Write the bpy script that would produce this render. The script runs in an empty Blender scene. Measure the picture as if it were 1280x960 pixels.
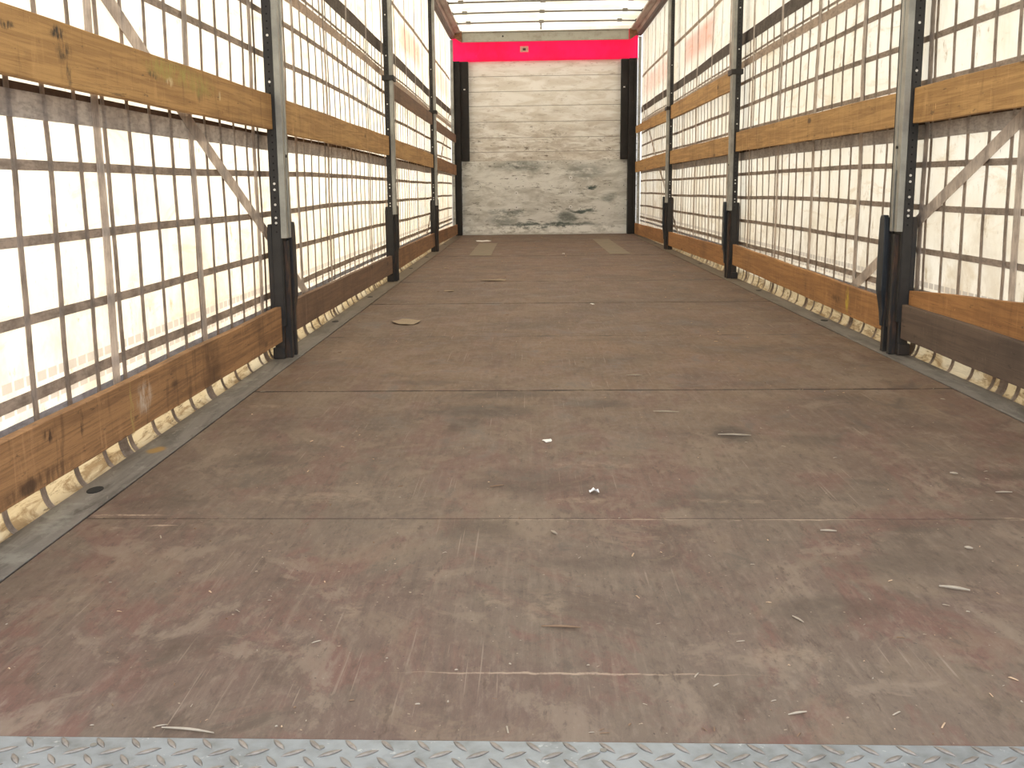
import bpy, math, random
from mathutils import Matrix, Vector
random.seed(7)
scene = bpy.context.scene
C = scene.collection

# ------------------------------------------------------------------ camera
cd = bpy.data.cameras.new('camera')
cam = bpy.data.objects.new('camera', cd); C.objects.link(cam); scene.camera = cam
cd.sensor_fit = 'HORIZONTAL'; cd.sensor_width = 36.0
cd.lens = 1321.976 / 1280 * 36.0
cd.shift_x = 35.68 / 1280; cd.shift_y = -5.31 / 1280
cd.clip_start = 0.02; cd.clip_end = 200
R_ = Vector((0.99902513, 0.04228651, -0.01267446))
U_ = Vector((0.00483775, 0.18050855, 0.98356152))
F_ = Vector((-0.04387923, 0.98266399, -0.180128))
m = Matrix((R_, U_, -F_)).transposed().to_4x4()
m.translation = Vector((-0.22556557, -1.19021592, 0.66595321))
cam.matrix_world = m

# ------------------------------------------------------------------ light
W = bpy.data.worlds.new('sky'); scene.world = W; W.use_nodes = True
wn = W.node_tree
bg = wn.nodes['Background']
SKY = 2.0
tc = wn.nodes.new('ShaderNodeTexCoord'); sp = wn.nodes.new('ShaderNodeSeparateXYZ')
wr = wn.nodes.new('ShaderNodeValToRGB')
wn.links.new(tc.outputs['Generated'], sp.inputs[0]); 
mr = wn.nodes.new('ShaderNodeMapRange'); mr.inputs[1].default_value = -1; mr.inputs[2].default_value = 1
wn.links.new(sp.outputs[2], mr.inputs[0]); wn.links.new(mr.outputs[0], wr.inputs[0])
e = wr.color_ramp.elements
e[0].position = 0.0; e[0].color = (0.30, 0.28, 0.25, 1)
e[1].position = 1.0; e[1].color = (0.78, 0.88, 1.0, 1)
a = wr.color_ramp.elements.new(0.49); a.color = (0.34, 0.32, 0.29, 1)
a = wr.color_ramp.elements.new(0.52); a.color = (0.95, 0.97, 1.0, 1)
wn.links.new(wr.outputs[0], bg.inputs[0]); bg.inputs[1].default_value = SKY
sl = bpy.data.lights.new('sun', 'SUN'); sl.energy = 4.4; sl.angle = math.radians(0.6); sl.color = (1.0, 0.95, 0.87)
sun = bpy.data.objects.new('sun', sl); C.objects.link(sun); sun.location = (-6, 5, 8)
sun.rotation_euler = Vector((-0.72, 0.22, 0.66)).to_track_quat('Z', 'Y').to_euler()

scene.view_settings.view_transform = 'Standard'; scene.view_settings.look = 'None'
scene.view_settings.gamma = 1.0; scene.view_settings.use_curve_mapping = False
scene.view_settings.exposure = 0.6

# ------------------------------------------------------------------ materials
class NT:
    def __init__(s, name, rough=0.6, metal=0.0):
        s.m = bpy.data.materials.new(name); s.m.use_nodes = True
        s.t = s.m.node_tree; s.b = s.t.nodes['Principled BSDF']
        s.b.inputs['Roughness'].default_value = rough; s.b.inputs['Metallic'].default_value = metal
        s.co = s.n('ShaderNodeTexCoord').outputs['Object']
    def n(s, k): return s.t.nodes.new(k)
    def l(s, a, b): s.t.links.new(a, b)
    def set(s, inp, v):
        if hasattr(v, 'is_output'): s.l(v, inp)
        else: inp.default_value = v
    def mapping(s, scale=(1, 1, 1), loc=(0, 0, 0), src=None):
        m_ = s.n('ShaderNodeMapping'); m_.inputs['Scale'].default_value = scale; m_.inputs['Location'].default_value = loc
        s.l(src or s.co, m_.inputs[0]); return m_.outputs[0]
    def noise(s, scale, detail=4, rough=0.55, vec=None, dist=0.0):
        x = s.n('ShaderNodeTexNoise'); x.inputs['Scale'].default_value = scale; x.inputs['Detail'].default_value = detail
        x.inputs['Roughness'].default_value = rough; x.inputs['Distortion'].default_value = dist
        s.l(vec or s.co, x.inputs['Vector']); return x.outputs[0]
    def ramp(s, v, lo, hi, a=0.0, b=1.0):
        x = s.n('ShaderNodeMapRange'); x.interpolation_type = 'SMOOTHSTEP'
        x.inputs[1].default_value = lo; x.inputs[2].default_value = hi; x.inputs[3].default_value = a; x.inputs[4].default_value = b
        s.l(v, x.inputs[0]); return x.outputs[0]
    def math(s, op, a, b=0.0):
        x = s.n('ShaderNodeMath'); x.operation = op; s.set(x.inputs[0], a); s.set(x.inputs[1], b); return x.outputs[0]
    def mix(s, f, a, b, mode='MIX'):
        x = s.n('ShaderNodeMix'); x.data_type = 'RGBA'; x.blend_type = mode
        s.set(x.inputs[0], f)
        for i, v in ((6, a), (7, b)):
            if isinstance(v, tuple): v = (*v[:3], 1)
            s.set(x.inputs[i], v)
        return x.outputs[2]
    def color(s, c): s.set(s.b.inputs['Base Color'], (*c, 1) if isinstance(c, tuple) else c)
    def bump(s, h, d=0.002, st=0.5):
        x = s.n('ShaderNodeBump'); x.inputs['Distance'].default_value = d; x.inputs['Strength'].default_value = st
        s.l(h, x.inputs['Height']); s.l(x.outputs[0], s.b.inputs['Normal'])
    def warp(s, amt, scale):
        x = s.n('ShaderNodeTexNoise'); x.inputs['Scale'].default_value = scale; x.inputs['Detail'].default_value = 5
        s.l(s.co, x.inputs['Vector'])
        y = s.n('ShaderNodeVectorMath'); y.operation = 'SUBTRACT'; s.l(x.outputs[1], y.inputs[0]); y.inputs[1].default_value = (.5, .5, .5)
        z = s.n('ShaderNodeVectorMath'); z.operation = 'SCALE'; s.l(y.outputs[0], z.inputs[0]); z.inputs[3].default_value = amt
        w = s.n('ShaderNodeVectorMath'); w.operation = 'ADD'; s.l(s.co, w.inputs[0]); s.l(z.outputs[0], w.inputs[1]); return w.outputs[0]
    def spots(s, lst, vec):            # lst of (centre, radii, strength): soft marks with a place of their own
        out = None
        for c, r, st in lst:
            a = s.n('ShaderNodeVectorMath'); a.operation = 'SUBTRACT'; s.l(vec, a.inputs[0]); a.inputs[1].default_value = c
            b = s.n('ShaderNodeVectorMath'); b.operation = 'DIVIDE'; s.l(a.outputs[0], b.inputs[0]); b.inputs[1].default_value = r
            d = s.n('ShaderNodeVectorMath'); d.operation = 'LENGTH'; s.l(b.outputs[0], d.inputs[0])
            v = s.ramp(d.outputs['Value'], 0.35, 1.0, st, 0.0)
            out = v if out is None else s.math('MAXIMUM', out, v)
        return out
    def rnd(s): return s.n('ShaderNodeObjectInfo').outputs['Random']
    def sep(s):
        x = s.n('ShaderNodeSeparateXYZ'); s.l(s.co, x.inputs[0]); return x.outputs

def simple(name, c, rough=0.6, metal=0.0, var=0.25, scale=18, c2=None):
    t = NT(name, rough, metal)
    n = t.ramp(t.noise(scale, 6, 0.65), 0.35, 0.7)
    t.color(t.mix(n, c, c2 or tuple(x * (1 - var) for x in c)))
    t.bump(t.noise(scale * 5, 4), 0.0008, 0.3)
    return t.m

def wood(name, base, dark, scale=1.0, marks=None, grime=0.45, pale=None, scuff=0.40):
    t = NT(name, 0.75)
    r = t.rnd()
    off = t.n('ShaderNodeCombineXYZ'); t.l(t.math('MULTIPLY', r, 37.0), off.inputs[0]); t.l(t.math('MULTIPLY', r, 11.0), off.inputs[1])
    ad = t.n('ShaderNodeVectorMath'); ad.operation = 'ADD'; t.l(t.co, ad.inputs[0]); t.l(off.outputs[0], ad.inputs[1])
    v = ad.outputs[0]
    g = t.noise(1.0, 8, 0.62, t.mapping((14, 1.3, 34), src=v), 1.3)
    g2 = t.noise(1.0, 5, 0.7, t.mapping((60, 5, 220), src=v), 0.6)
    c = t.mix(t.ramp(g, 0.40, 0.60), base, tuple(.5 * a + .5 * b for a, b in zip(base, dark)))
    c = t.mix(t.math('MULTIPLY', t.ramp(g2, 0.50, 0.68), 0.60), c, dark)
    big = t.noise(2.6, 5, 0.6, v)
    c = t.mix(t.math('MULTIPLY', t.ramp(big, 0.48, 0.72), grime), c, tuple(x * 0.55 for x in dark))
    vs = t.noise(1.0, 5, 0.6, t.mapping((10, 26, 4), src=v), 0.4)       # smeared wear across the board
    c = t.mix(t.math('MULTIPLY', t.ramp(vs, 0.56, 0.74), scuff), c, tuple(min(1, x * 1.35 + .03) for x in base))
    c = t.mix(t.math('MULTIPLY', t.ramp(vs, 0.44, 0.28), scuff * 0.9), c, tuple(x * 0.5 for x in dark))
    ck = t.noise(1.0, 6, 0.7, t.mapping((9, 3.2, 90), src=v), 1.6)
    c = t.mix(t.ramp(ck, .63, .68, 0, .7), c, tuple(x * .35 for x in dark))
    dn = t.noise(1.0, 5, 0.75, t.mapping((20, 34, 14), (2, 2, 2), src=v), .5)
    c = t.mix(t.ramp(dn, .64, .70, 0, .6), c, tuple(min(1, x * 1.5 + .06) for x in base))
    c = t.mix(t.ramp(dn, .33, .27, 0, .75), c, tuple(x * .3 for x in dark))
    sc = t.noise(55, 3, 0.7, t.mapping((1, .25, 1), src=v))
    c = t.mix(t.math('MULTIPLY', t.ramp(sc, 0.64, 0.72), 0.5), c, (0.03, 0.022, 0.015))
    vo = t.n('ShaderNodeTexVoronoi'); vo.inputs['Scale'].default_value = 1.0
    t.l(t.mapping((3, 2.2, 5.5), src=v), vo.inputs['Vector'])
    c = t.mix(t.ramp(vo.outputs['Distance'], 0.05, 0.11, 0.75, 0), c, (0.05, 0.025, 0.012))
    if marks:
        wv = t.warp(0.035, 22)
        for lst, col in marks:
            c = t.mix(t.math('MULTIPLY', t.spots(lst, wv), t.ramp(t.noise(60, 5, 0.7, t.mapping((1, 1, .35))), 0.38, 0.6)), c, col)
    t.color(t.mix(1.0, c, (.90, .88, .87), 'MULTIPLY')); t.bump(g2, 0.0015, 0.45)
    return t.m

GOLD = (0.56, 0.335, 0.125); GOLD_D = (0.25, 0.12, 0.036)
M_gold = wood('planed_pine_golden', GOLD, GOLD_D)
M_brown = wood('worn_pine_brown', (0.35, 0.185, 0.080), (0.16, 0.078, 0.036), grime=0.5)
M_dull = wood('dirty_pine_dull', (0.23, 0.135, 0.080), (0.12, 0.068, 0.042), grime=0.55)
M_grey = wood('grey_brown_board', (0.145, 0.100, 0.072), (0.075, 0.052, 0.040), grime=0.5, scuff=.15)
M_orange = wood('orange_board', (0.44, 0.215, 0.070), (0.22, 0.095, 0.032))
# near upper left board: soot smears, yellow smudge and a pale knot
M_gold_mark = wood('planed_pine_marked', (0.52, 0.300, 0.105), GOLD_D, grime=0.35, marks=[
    ([((-1.2, 1.06, .99), (.2, .05, .018), 1), ((-1.2, 1.08, .955), (.2, .05, .03), .8), ((-1.2, 1.10, .915), (.2, .02, .04), .7),
      ((-1.2, .84, .975), (.2, .04, .012), .9), ((-1.2, 1.62, .965), (.2, .05, .014), .9), ((-1.2, 2.02, .95), (.2, .05, .04), .55)], (0.018, 0.014, 0.010)),
    ([((-1.2, 1.80, .985), (.2, .30, .04), .8), ((-1.2, 2.0, .97), (.2, .22, .04), .7)], (0.42, 0.36, 0.09)),
    ([((-1.2, .79, .992), (.2, .03, .014), 1), ((-1.2, 1.75, .955), (.2, .035, .014), .9), ((-1.2, 2.22, .955), (.2, .02, .02), .7)], (0.75, 0.62, 0.36))])
M_brown_mark = wood('worn_pine_marked', (0.40, 0.215, 0.090), (0.13, 0.060, 0.026), grime=0.65, scuff=.5, marks=[
    ([((-1.2, 1.31, .135), (.2, .014, .09), .9)], (0.42, 0.30, 0.10)),
    ([((-1.2, 1.40, .15), (.2, .07, .05), .7)], (0.62, 0.55, 0.46)),
    ([((-1.2, .86, .18), (.2, .03, .02), 1), ((-1.2, 1.02, .165), (.2, .012, .05), .8), ((-1.2, .80, .10), (.2, .22, .03), .6), ((-1.2, 1.25, .075), (.2, .08, .012), .9)], (0.06, 0.028, 0.012))])
M_orange_mark = wood('orange_board_marked', (0.46, 0.235, 0.080), (0.23, 0.10, 0.034), marks=[
    ([((1.2, 3.62, .14), (.2, .035, .07), 1)], (0.62, 0.47, 0.05)),
    ([((1.2, 3.8, .13), (.2, .10, .02), .8), ((1.2, 4.35, .14), (.2, .03, .05), .6)], (0.05, 0.025, 0.01))])

M_silver = simple('galvanised_profile', (0.37, 0.365, 0.33), 0.45, 0.35, 0.3, 9)
M_dark = simple('dark_steel', (0.027, 0.024, 0.022), 0.6, 0.0, 0.4, 20)
M_black = simple('black_steel', (0.015, 0.015, 0.016), 0.55, 0.0, 0.4, 14, c2=(0.035, 0.024, 0.018))
M_blueblack = simple('blue_black_steel', (0.022, 0.027, 0.034), 0.5, 0.0, 0.4, 14)
M_hole = simple('hole_shadow_steel', (0.004, 0.004, 0.004), 0.9)
M_rivet = simple('bright_rivet', (0.75, 0.73, 0.70), 0.35, 0.4, 0.1)
M_rust = NT('rust_streaked_sleeve', 0.6)
c = M_rust.mix(M_rust.ramp(M_rust.noise(1, 6, .7, M_rust.mapping((30, 30, 5))), .48, .68), (0.018, 0.016, 0.015), (0.085, 0.042, 0.022))
M_rust.color(c); M_rust.bump(M_rust.noise(60), .001, .4); M_rust = M_rust.m
M_rubber = simple('black_rubber', (0.020, 0.017, 0.016), 0.8, 0, 0.4, 10)
M_bow = simple('roof_bow_steel', (0.23, 0.21, 0.18), 0.5, 0.3)
M_beam = NT('greenish_grey_beam', 0.6)
c = M_beam.mix(M_beam.ramp(M_beam.noise(7, 6, .7), .45, .75), (0.40, 0.385, 0.33), (0.27, 0.24, 0.19))
M_beam.color(c); M_beam = M_beam.m
M_rustbr = simple('rusty_bracket', (0.30, 0.14, 0.07), 0.8, 0, 0.5, 30)
M_cant = NT('cant_rail_metal', 0.55, 0.2)
c = M_cant.mix(M_cant.ramp(M_cant.noise(1, 5, .6, M_cant.mapping((10, 1.5, 10))), .4, .7), (0.42, 0.33, 0.28), (0.24, 0.16, 0.13))
M_cant.color(c); M_cant = M_cant.m
M_cant2 = simple('cant_rail_lip', (0.10, 0.05, 0.04), 0.6)
M_sticker = simple('sticker_paper', (0.75, 0.45, 0.38), 0.6)

# rail steel at the floor edge
t = NT('weathered_edge_steel', 0.65, 0.0)
c = t.mix(t.ramp(t.noise(1, 7, .65, t.mapping((16, 2.5, 1)), .8), .38, .68), (0.225, 0.200, 0.178), (0.095, 0.083, 0.074))
c = t.mix(t.math('MULTIPLY', t.ramp(t.noise(7, 6, .7), .54, .68), .7), c, (0.32, 0.31, 0.27))
c = t.mix(t.ramp(t.noise(1, 7, .75, t.mapping((45, 16, 1), (2, 2, 0)), .6), .56, .66, 0, .7), c, (0.30, 0.275, 0.25))
c = t.mix(t.ramp(t.noise(1, 6, .75, t.mapping((30, 9, 1), (6, 1, 0)), .6), .57, .68, 0, .75), c, (0.07, 0.052, 0.042))
c = t.mix(t.spots([((-1.20, 1.45, 0), (.025, .05, .1), 1)], t.warp(.03, 20)), c, (0.36, 0.20, 0.04))
sx = t.sep()
far = t.ramp(sx[1], 2.5, 7.0)
c = t.mix(t.math('MULTIPLY', far, .75), c, (0.20, 0.145, 0.09))       # dust trodden over the rail towards the front
t.color(t.mix(1.0, c, (.74, .74, .74), 'MULTIPLY')); t.bump(t.noise(40, 5), .001, .5); M_edge = t.m

# galvanised tread plate
t = NT('galvanised_tread_plate', 0.42, 0.35)
vo = t.n('ShaderNodeTexVoronoi'); vo.inputs['Scale'].default_value = 70; t.l(t.co, vo.inputs['Vector'])
c = t.mix(t.ramp(t.noise(12, 6, .65), .38, .66), (0.25, 0.265, 0.27), (0.155, 0.16, 0.155))
c = t.mix(.5, c, t.mix(vo.outputs['Distance'], c, (0.30, 0.32, 0.34)))
c = t.mix(t.math('MULTIPLY', t.ramp(t.noise(55, 4, .7), .62, .70), .6), c, (0.50, 0.50, 0.49))
t.color(c); t.bump(t.noise(120, 4), .0006, .5); M_tread = t.m
M_lug = simple('worn_tread_lug', (0.27, 0.235, 0.205), 0.4, 0.35, 0.4, 60)

# floor plywood
t = NT('phenolic_plywood_floor', 0.62)
sx = t.sep()
near = t.ramp(sx[1], 0.7, 3.2, 1.0, 0.0)
n1 = t.ramp(t.noise(2.2, 6, .62, t.mapping((1, .8, 1)), .5), .42, .62)
brown = t.mix(n1, (0.245, 0.148, 0.082), (0.170, 0.100, 0.056))
red = t.mix(n1, (0.205, 0.158, 0.125), (0.180, 0.120, 0.098))
c = t.mix(near, brown, red)
# sheet to sheet tint
fl = t.math('FLOOR', t.math('DIVIDE', t.math('SUBTRACT', sx[1], 0.876), 1.357))
wn_ = t.n('ShaderNodeTexWhiteNoise'); wn_.noise_dimensions = '1D'; t.l(fl, wn_.inputs['W'])
c = t.mix(t.math('MULTIPLY', wn_.outputs['Value'], .28), c, (0.165, 0.118, 0.085))
redp = t.ramp(t.noise(2.6, 7, .68, t.mapping((1.6, .8, 1), (5, 3, 0)), .7), .49, .58)
c = t.mix(t.math('MULTIPLY', redp, t.ramp(sx[1], .2, 3.5, .88, .25)), c, (0.205, 0.108, 0.088))
st = t.noise(1, 7, .7, t.mapping((55, 3.0, 1)), .3)
c = t.mix(t.math('MULTIPLY', t.ramp(st, .50, .70), .42), c, (0.32, 0.255, 0.205))
c = t.mix(t.math('MULTIPLY', t.ramp(st, .47, .32), .40), c, (0.10, 0.072, 0.055))
bg_ = t.noise(3.1, 9, .74, t.mapping((1, .8, 1), (7, 4, 0)), .9)
c = t.mix(t.math('MULTIPLY', t.ramp(bg_, .52, .60), .45), c, (0.29, 0.225, 0.165))
c = t.mix(t.math('MULTIPLY', t.ramp(bg_, .46, .37), .55), c, (0.115, 0.078, 0.058))
bl = t.noise(6.5, 8, .72, t.mapping((1, .7, 1), (2, 1, 0)), .5)
c = t.mix(t.math('MULTIPLY', t.ramp(bl, .53, .62), .62), c, (0.33, 0.265, 0.205))
c = t.mix(t.math('MULTIPLY', t.ramp(bl, .44, .33), .7), c, (0.095, 0.070, 0.056))
fi = t.noise(40, 6, .75, t.mapping((1.6, .5, 1)))
c = t.mix(t.math('MULTIPLY', t.ramp(fi, .50, .68), .34), c, (0.36, 0.30, 0.25))
c = t.mix(t.math('MULTIPLY', t.ramp(fi, .47, .33), .42), c, (0.07, 0.05, 0.04))
jd = None
for jy in (0.876, 2.245, 3.53, 4.885, 6.30, 7.70, 9.05, 10.4, 11.8):
    q = t.math('ABSOLUTE', t.math('SUBTRACT', sx[1], jy)); jd = q if jd is None else t.math('MINIMUM', jd, q)
jn = t.noise(1, 5, .7, t.mapping((5, .01, 1), (0, 0, 2)))
jw = t.math('MULTIPLY', t.math('ADD', t.math('MULTIPLY', sx[1], .0016), .006), t.ramp(jn, .40, .68, .25, 1.8))
jm = t.math('LESS_THAN', jd, jw)
c = t.mix(t.math('MULTIPLY', jm, t.ramp(sx[1], .8, 2.3, .25, .85)), c, (0.060, 0.038, 0.027))
jp = t.noise(1, 5, .75, t.mapping((7, 30, 1), (4, 0, 6)))
c = t.mix(t.math('MULTIPLY', t.math('LESS_THAN', jd, t.math('MULTIPLY', jw, 2.6)), t.ramp(jp, .58, .64, 0, .75)), c, (0.46, 0.36, 0.26))
sp2 = t.noise(1, 4, .8, t.mapping((30, 9, 1), (8, 8, 0)))
c = t.mix(t.math('MULTIPLY', t.ramp(sp2, .58, .68), .6), c, (0.10, 0.065, 0.045))
wv = t.warp(.09, 7)
dark = [((-.36, 1.92, 0), (.22, .14, 1), .8), ((-.42, 1.75, 0), (.07, .16, 1), .75), ((-.02, 2.02, 0), (.16, .10, 1), .7), ((.32, 1.62, 0), (.08, .14, 1), .9),
        ((-.30, 2.18, 0), (.20, .09, 1), .6), ((.52, 1.55, 0), (.12, .07, 1), .5), ((.75, 2.1, 0), (.12, .1, 1), .5), ((-.25, 1.15, 0), (.20, .14, 1), .55), ((-.33, .80, 0), (.10, .10, 1), .55),
        ((.15, 1.0, 0), (.16, .10, 1), .45), ((-.88, 1.35, 0), (.16, .10, 1), .6), ((-.95, 1.75, 0), (.10, .18, 1), .5), ((-.1, .62, 0), (.20, .05, 1), .4), ((.25, .42, 0), (.13, .07, 1), .5),
        ((.45, .62, 0), (.2, .08, 1), .4), ((-.6, 2.4, 0), (.2, .07, 1), .5), ((.9, 1.2, 0), (.18, .07, 1), .5), ((-1.02, .98, 0), (.16, .06, 1), .5), ((.1, 2.9, 0), (.3, .18, 1), .3),
        ((.62, 3.1, 0), (.25, .15, 1), .3), ((-.3, 3.9, 0), (.3, .2, 1), .3), ((.3, 5.0, 0), (.4, .2, 1), .25), ((0.05, .80, 0), (.10, .04, 1), .45), ((.53, .83, 0), (.10, .05, 1), .5)]
c = t.mix(t.math('MULTIPLY', t.spots(dark, wv), t.ramp(t.noise(14, 6, .7), .30, .55, .35, 1)), c, (0.085, 0.058, 0.042))
pale = [((-.12, 1.0, 0), (.10, .03, 1), 1), ((-.06, 1.30, 0), (.16, .05, 1), .8), ((-.70, 1.03, 0), (.22, .05, 1), .75), ((-.28, .46, 0), (.04, .04, 1), .8), ((-.2, .42, 0), (.05, .10, 1), .6),
        ((.22, 1.00, 0), (.14, .02, 1), .8), ((.14, .25, 0), (.08, .05, 1), .7), ((.62, .45, 0), (.12, .04, 1), .6), ((-1.05, 2.0, 0), (.08, .03, 1), .9), ((-.52, .40, 0), (.03, .05, 1), .8),
        ((-1.07, .80, 0), (.04, .02, 1), 1), ((-.86, .86, 0), (.10, .08, 1), .45), ((-1.0, 3.2, 0), (.08, .5, 1), .5), ((.35, 1.95, 0), (.2, .05, 1), .4), ((.95, 1.95, 0), (.05, .3, 1), .4)]
c = t.mix(t.math('MULTIPLY', t.spots(pale, wv), t.ramp(t.noise(30, 5, .75), .42, .60, 0, .62)), c, (0.44, 0.35, 0.26))
lines = [((-1.07, .897, 0), (.10, .007, 1), 1), ((-.17, .183, 0), (.30, .004, 1), .7), ((-.08, .872, 0), (.32, .004, 1), .8), ((.33, .871, 0), (.16, .005, 1), .9), ((.85, .872, 0), (.2, .003, 1), .6), ((-.97, .83, 0), (.04, .006, 1), .8)]
c = t.mix(t.math('MULTIPLY', t.spots(lines, t.warp(.02, 25)), t.ramp(t.noise(25, 5, .7), .35, .5)), c, (0.60, 0.48, 0.37))
sc1 = t.noise(1, 3, .5, t.mapping((170, 2.2, 1), (0, 0, 4)))
rot = t.n('ShaderNodeMapping'); rot.inputs['Rotation'].default_value = (0, 0, .35); rot.inputs['Scale'].default_value = (120, 2.5, 1); t.l(t.co, rot.inputs[0])
sc2 = t.noise(1, 3, .5, rot.outputs[0])
msk = t.ramp(t.noise(3.3, 3), .5, .62)
c = t.mix(t.math('MULTIPLY', t.math('MULTIPLY', t.ramp(sc1, .63, .70), msk), .55), c, (0.45, 0.38, 0.31))
c = t.mix(t.math('MULTIPLY', t.math('MULTIPLY', t.ramp(sc2, .67, .73), t.ramp(t.noise(2.3, 3), .5, .6)), .5), c, (0.46, 0.39, 0.32))
dk = t.noise(95, 2, .5)
c = t.mix(t.ramp(dk, .735, .76, 0, .8), c, (0.55, 0.48, 0.38))
c = t.mix(t.ramp(t.noise(70, 2, .5, t.mapping((1, 1, 1), (3, 3, 3))), .74, .76, 0, .7), c, (0.04, 0.03, 0.025))
t.color(t.mix(1.0, c, (.60, .55, .515), 'MULTIPLY')); t.set(t.b.inputs['Roughness'], t.ramp(bl, .3, .7, .52, .75)); t.bump(t.math('ADD', fi, st), .0012, .5); M_floor = t.m
M_chipwood = simple('splintered_ply', (0.55, 0.38, 0.24), 0.8, 0, .4, 60)
M_scratch = simple('bare_scratch', (0.42, 0.32, 0.22), 0.8, 0, .4, 60)
M_gap = simple('joint_filler', (0.035, 0.024, 0.018), 0.9)
M_plate = simple('dusty_inlay_plate', (0.21, 0.165, 0.105), 0.6, 0.0, .25, 8)

# translucent tarpaulin
def tarp(name, col, trans, tcol, marks=True, dirt=False):
    t = NT(name, 0.7); nt = t.t
    sx = t.sep()
    n = t.noise(2.2, 7, .65); n2 = t.noise(1, 6, .7, t.mapping((9, 9, 2.5)))
    c = t.mix(t.ramp(n, .40, .68, 0, .55), col, tuple(a * b for a, b in zip(col, (.86, .78, .64))))
    c = t.mix(t.ramp(n2, .50, .70, 0, .35), c, tuple(a * b for a, b in zip(col, (.80, .74, .62))))
    if dirt:
        d = t.noise(1, 8, .72, t.mapping((20, 5, 26)), 1.0)
        c = t.mix(t.ramp(d, .48, .62, 0, .8), c, (0.26, 0.17, 0.09))
        c = t.mix(t.ramp(t.noise(1, 7, .75, t.mapping((50, 12, 90))), .55, .66, 0, .8), c, (0.12, 0.08, 0.05))
        c = t.mix(t.ramp(t.noise(1, 4, .6, t.mapping((5, 2.2, 5), (7, 7, 7))), .52, .62, 0, .6), c, (0.80, 0.76, 0.66))
    if marks:
        c = t.mix(t.ramp(t.noise(16, 5, .75, t.mapping((1, 1, .5))), .60, .70, 0, .7), c, (0.42, 0.32, 0.20))
        c = t.mix(t.ramp(t.noise(1, 6, .7, t.mapping((5, 2.2, 9), (3, 1, 2)), 1.2), .54, .68, 0, .45), c, (0.62, 0.50, 0.34))
        c = t.mix(t.math('MULTIPLY', t.ramp(sx[2], .80, .25, 0, 1), t.ramp(t.noise(1, 6, .7, t.mapping((6, 6, 6))), .35, .65, .15, .60)), c, (0.50, 0.41, 0.30))
        c = t.mix(t.ramp(t.noise(1, 3, .6, t.mapping((70, 70, 22), (1, 5, 5))), .70, .75, 0, .75), c, (0.16, 0.12, 0.09))
        # faint rows of welded patches above and below the bottom belt
        fy = t.math('FRACT', t.math('DIVIDE', sx[1], .052)); bx = t.ramp(t.math('ABSOLUTE', t.math('SUBTRACT', fy, .5)), .38, .42, 1, 0)
        r1 = t.ramp(t.math('ABSOLUTE', t.math('SUBTRACT', sx[2], .276)), .010, .011, 1, 0)
        r2 = t.ramp(t.math('ABSOLUTE', t.math('SUBTRACT', sx[2], .223)), .0055, .0065, 1, 0)
        c = t.mix(t.math('MULTIPLY', t.math('MULTIPLY', bx, t.math('MAXIMUM', r1, r2)), .75), c, (0.42, 0.37, 0.34))
        # red print on the outside near the front, showing through faintly
        ry = t.math('MULTIPLY', t.ramp(sx[1], 7.6, 8.0), t.ramp(sx[1], 9.6, 9.3))
        ry = t.math('MAXIMUM', ry, t.math('MULTIPLY', t.math('MULTIPLY', t.ramp(sx[1], 10.3, 10.5), t.ramp(sx[1], 13.4, 12.6)), .6))
        rz = t.math('MULTIPLY', t.ramp(sx[2], 1.72, 1.86), t.ramp(sx[2], 2.06, 1.96))
        c = t.mix(t.math('MULTIPLY', t.math('MULTIPLY', ry, rz), .50), c, (0.90, 0.22, 0.14))
    t.color(c); t.b.inputs['Specular IOR Level'].default_value = .15
    tr = t.n('ShaderNodeBsdfTranslucent'); t.l(t.mix(1.0, c, tcol, 'MULTIPLY'), tr.inputs[0])
    mx = t.n('ShaderNodeMixShader'); mx.inputs[0].default_value = trans
    t.l(t.b.outputs[0], mx.inputs[1]); t.l(tr.outputs[0], mx.inputs[2])
    t.l(mx.outputs[0], nt.nodes['Material Output'].inputs[0])
    return t.m
M_tarp = tarp('dirty_white_tarpaulin', (0.88, 0.865, 0.83), .50, (0.95, 0.875, 0.73))
M_roof = tarp('white_roof_tarpaulin', (0.92, 0.92, 0.90), .62, (0.97, 0.94, 0.88), marks=False)
M_skirt = tarp('dirty_skirt_tarpaulin', (0.66, 0.57, 0.42), .42, (0.85, 0.76, 0.58), marks=False, dirt=True)
M_red = tarp('red_tarpaulin', (1.0, 0.080, 0.27), .75, (1.0, 1.0, 1.0), marks=False)

def webbing(name, a, b, sc=(30, 30, 120)):
    t = NT(name, .85)
    n = t.noise(1, 6, .7, t.mapping((14, 14, 14))); f = t.noise(1, 3, .6, t.mapping(sc))
    c = t.mix(t.ramp(n, .38, .66), a, b); c = t.mix(t.ramp(f, .45, .65, 0, .35), c, tuple(x * .55 for x in b))
    t.color(c)
    tr = t.n('ShaderNodeBsdfTranslucent'); t.l(c, tr.inputs[0])      # thin webbing lets a little daylight through
    mx = t.n('ShaderNodeMixShader'); mx.inputs[0].default_value = .52
    t.l(t.b.outputs[0], mx.inputs[1]); t.l(tr.outputs[0], mx.inputs[2]); t.l(mx.outputs[0], t.t.nodes['Material Output'].inputs[0])
    return t.m
M_belt = webbing('grey_webbing', (0.54, 0.46, 0.40), (0.36, 0.30, 0.25))
M_belt_v = webbing('grey_webbing_upright', (0.54, 0.46, 0.40), (0.36, 0.30, 0.25), (120, 120, 20))
M_strap = webbing('pale_strap', (0.78, 0.71, 0.65), (0.58, 0.51, 0.46), (160, 160, 14))
M_wide = webbing('pale_wide_band', (0.62, 0.58, 0.55), (0.45, 0.41, 0.39))
M_darkband = webbing('dark_wide_band', (0.27, 0.23, 0.205), (0.19, 0.16, 0.14))
M_belt_shade = webbing('shaded_belt_edge', (0.17, 0.115, 0.085), (0.12, 0.08, 0.06))  # dark brown carries the shade the boards throw on the band
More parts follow.
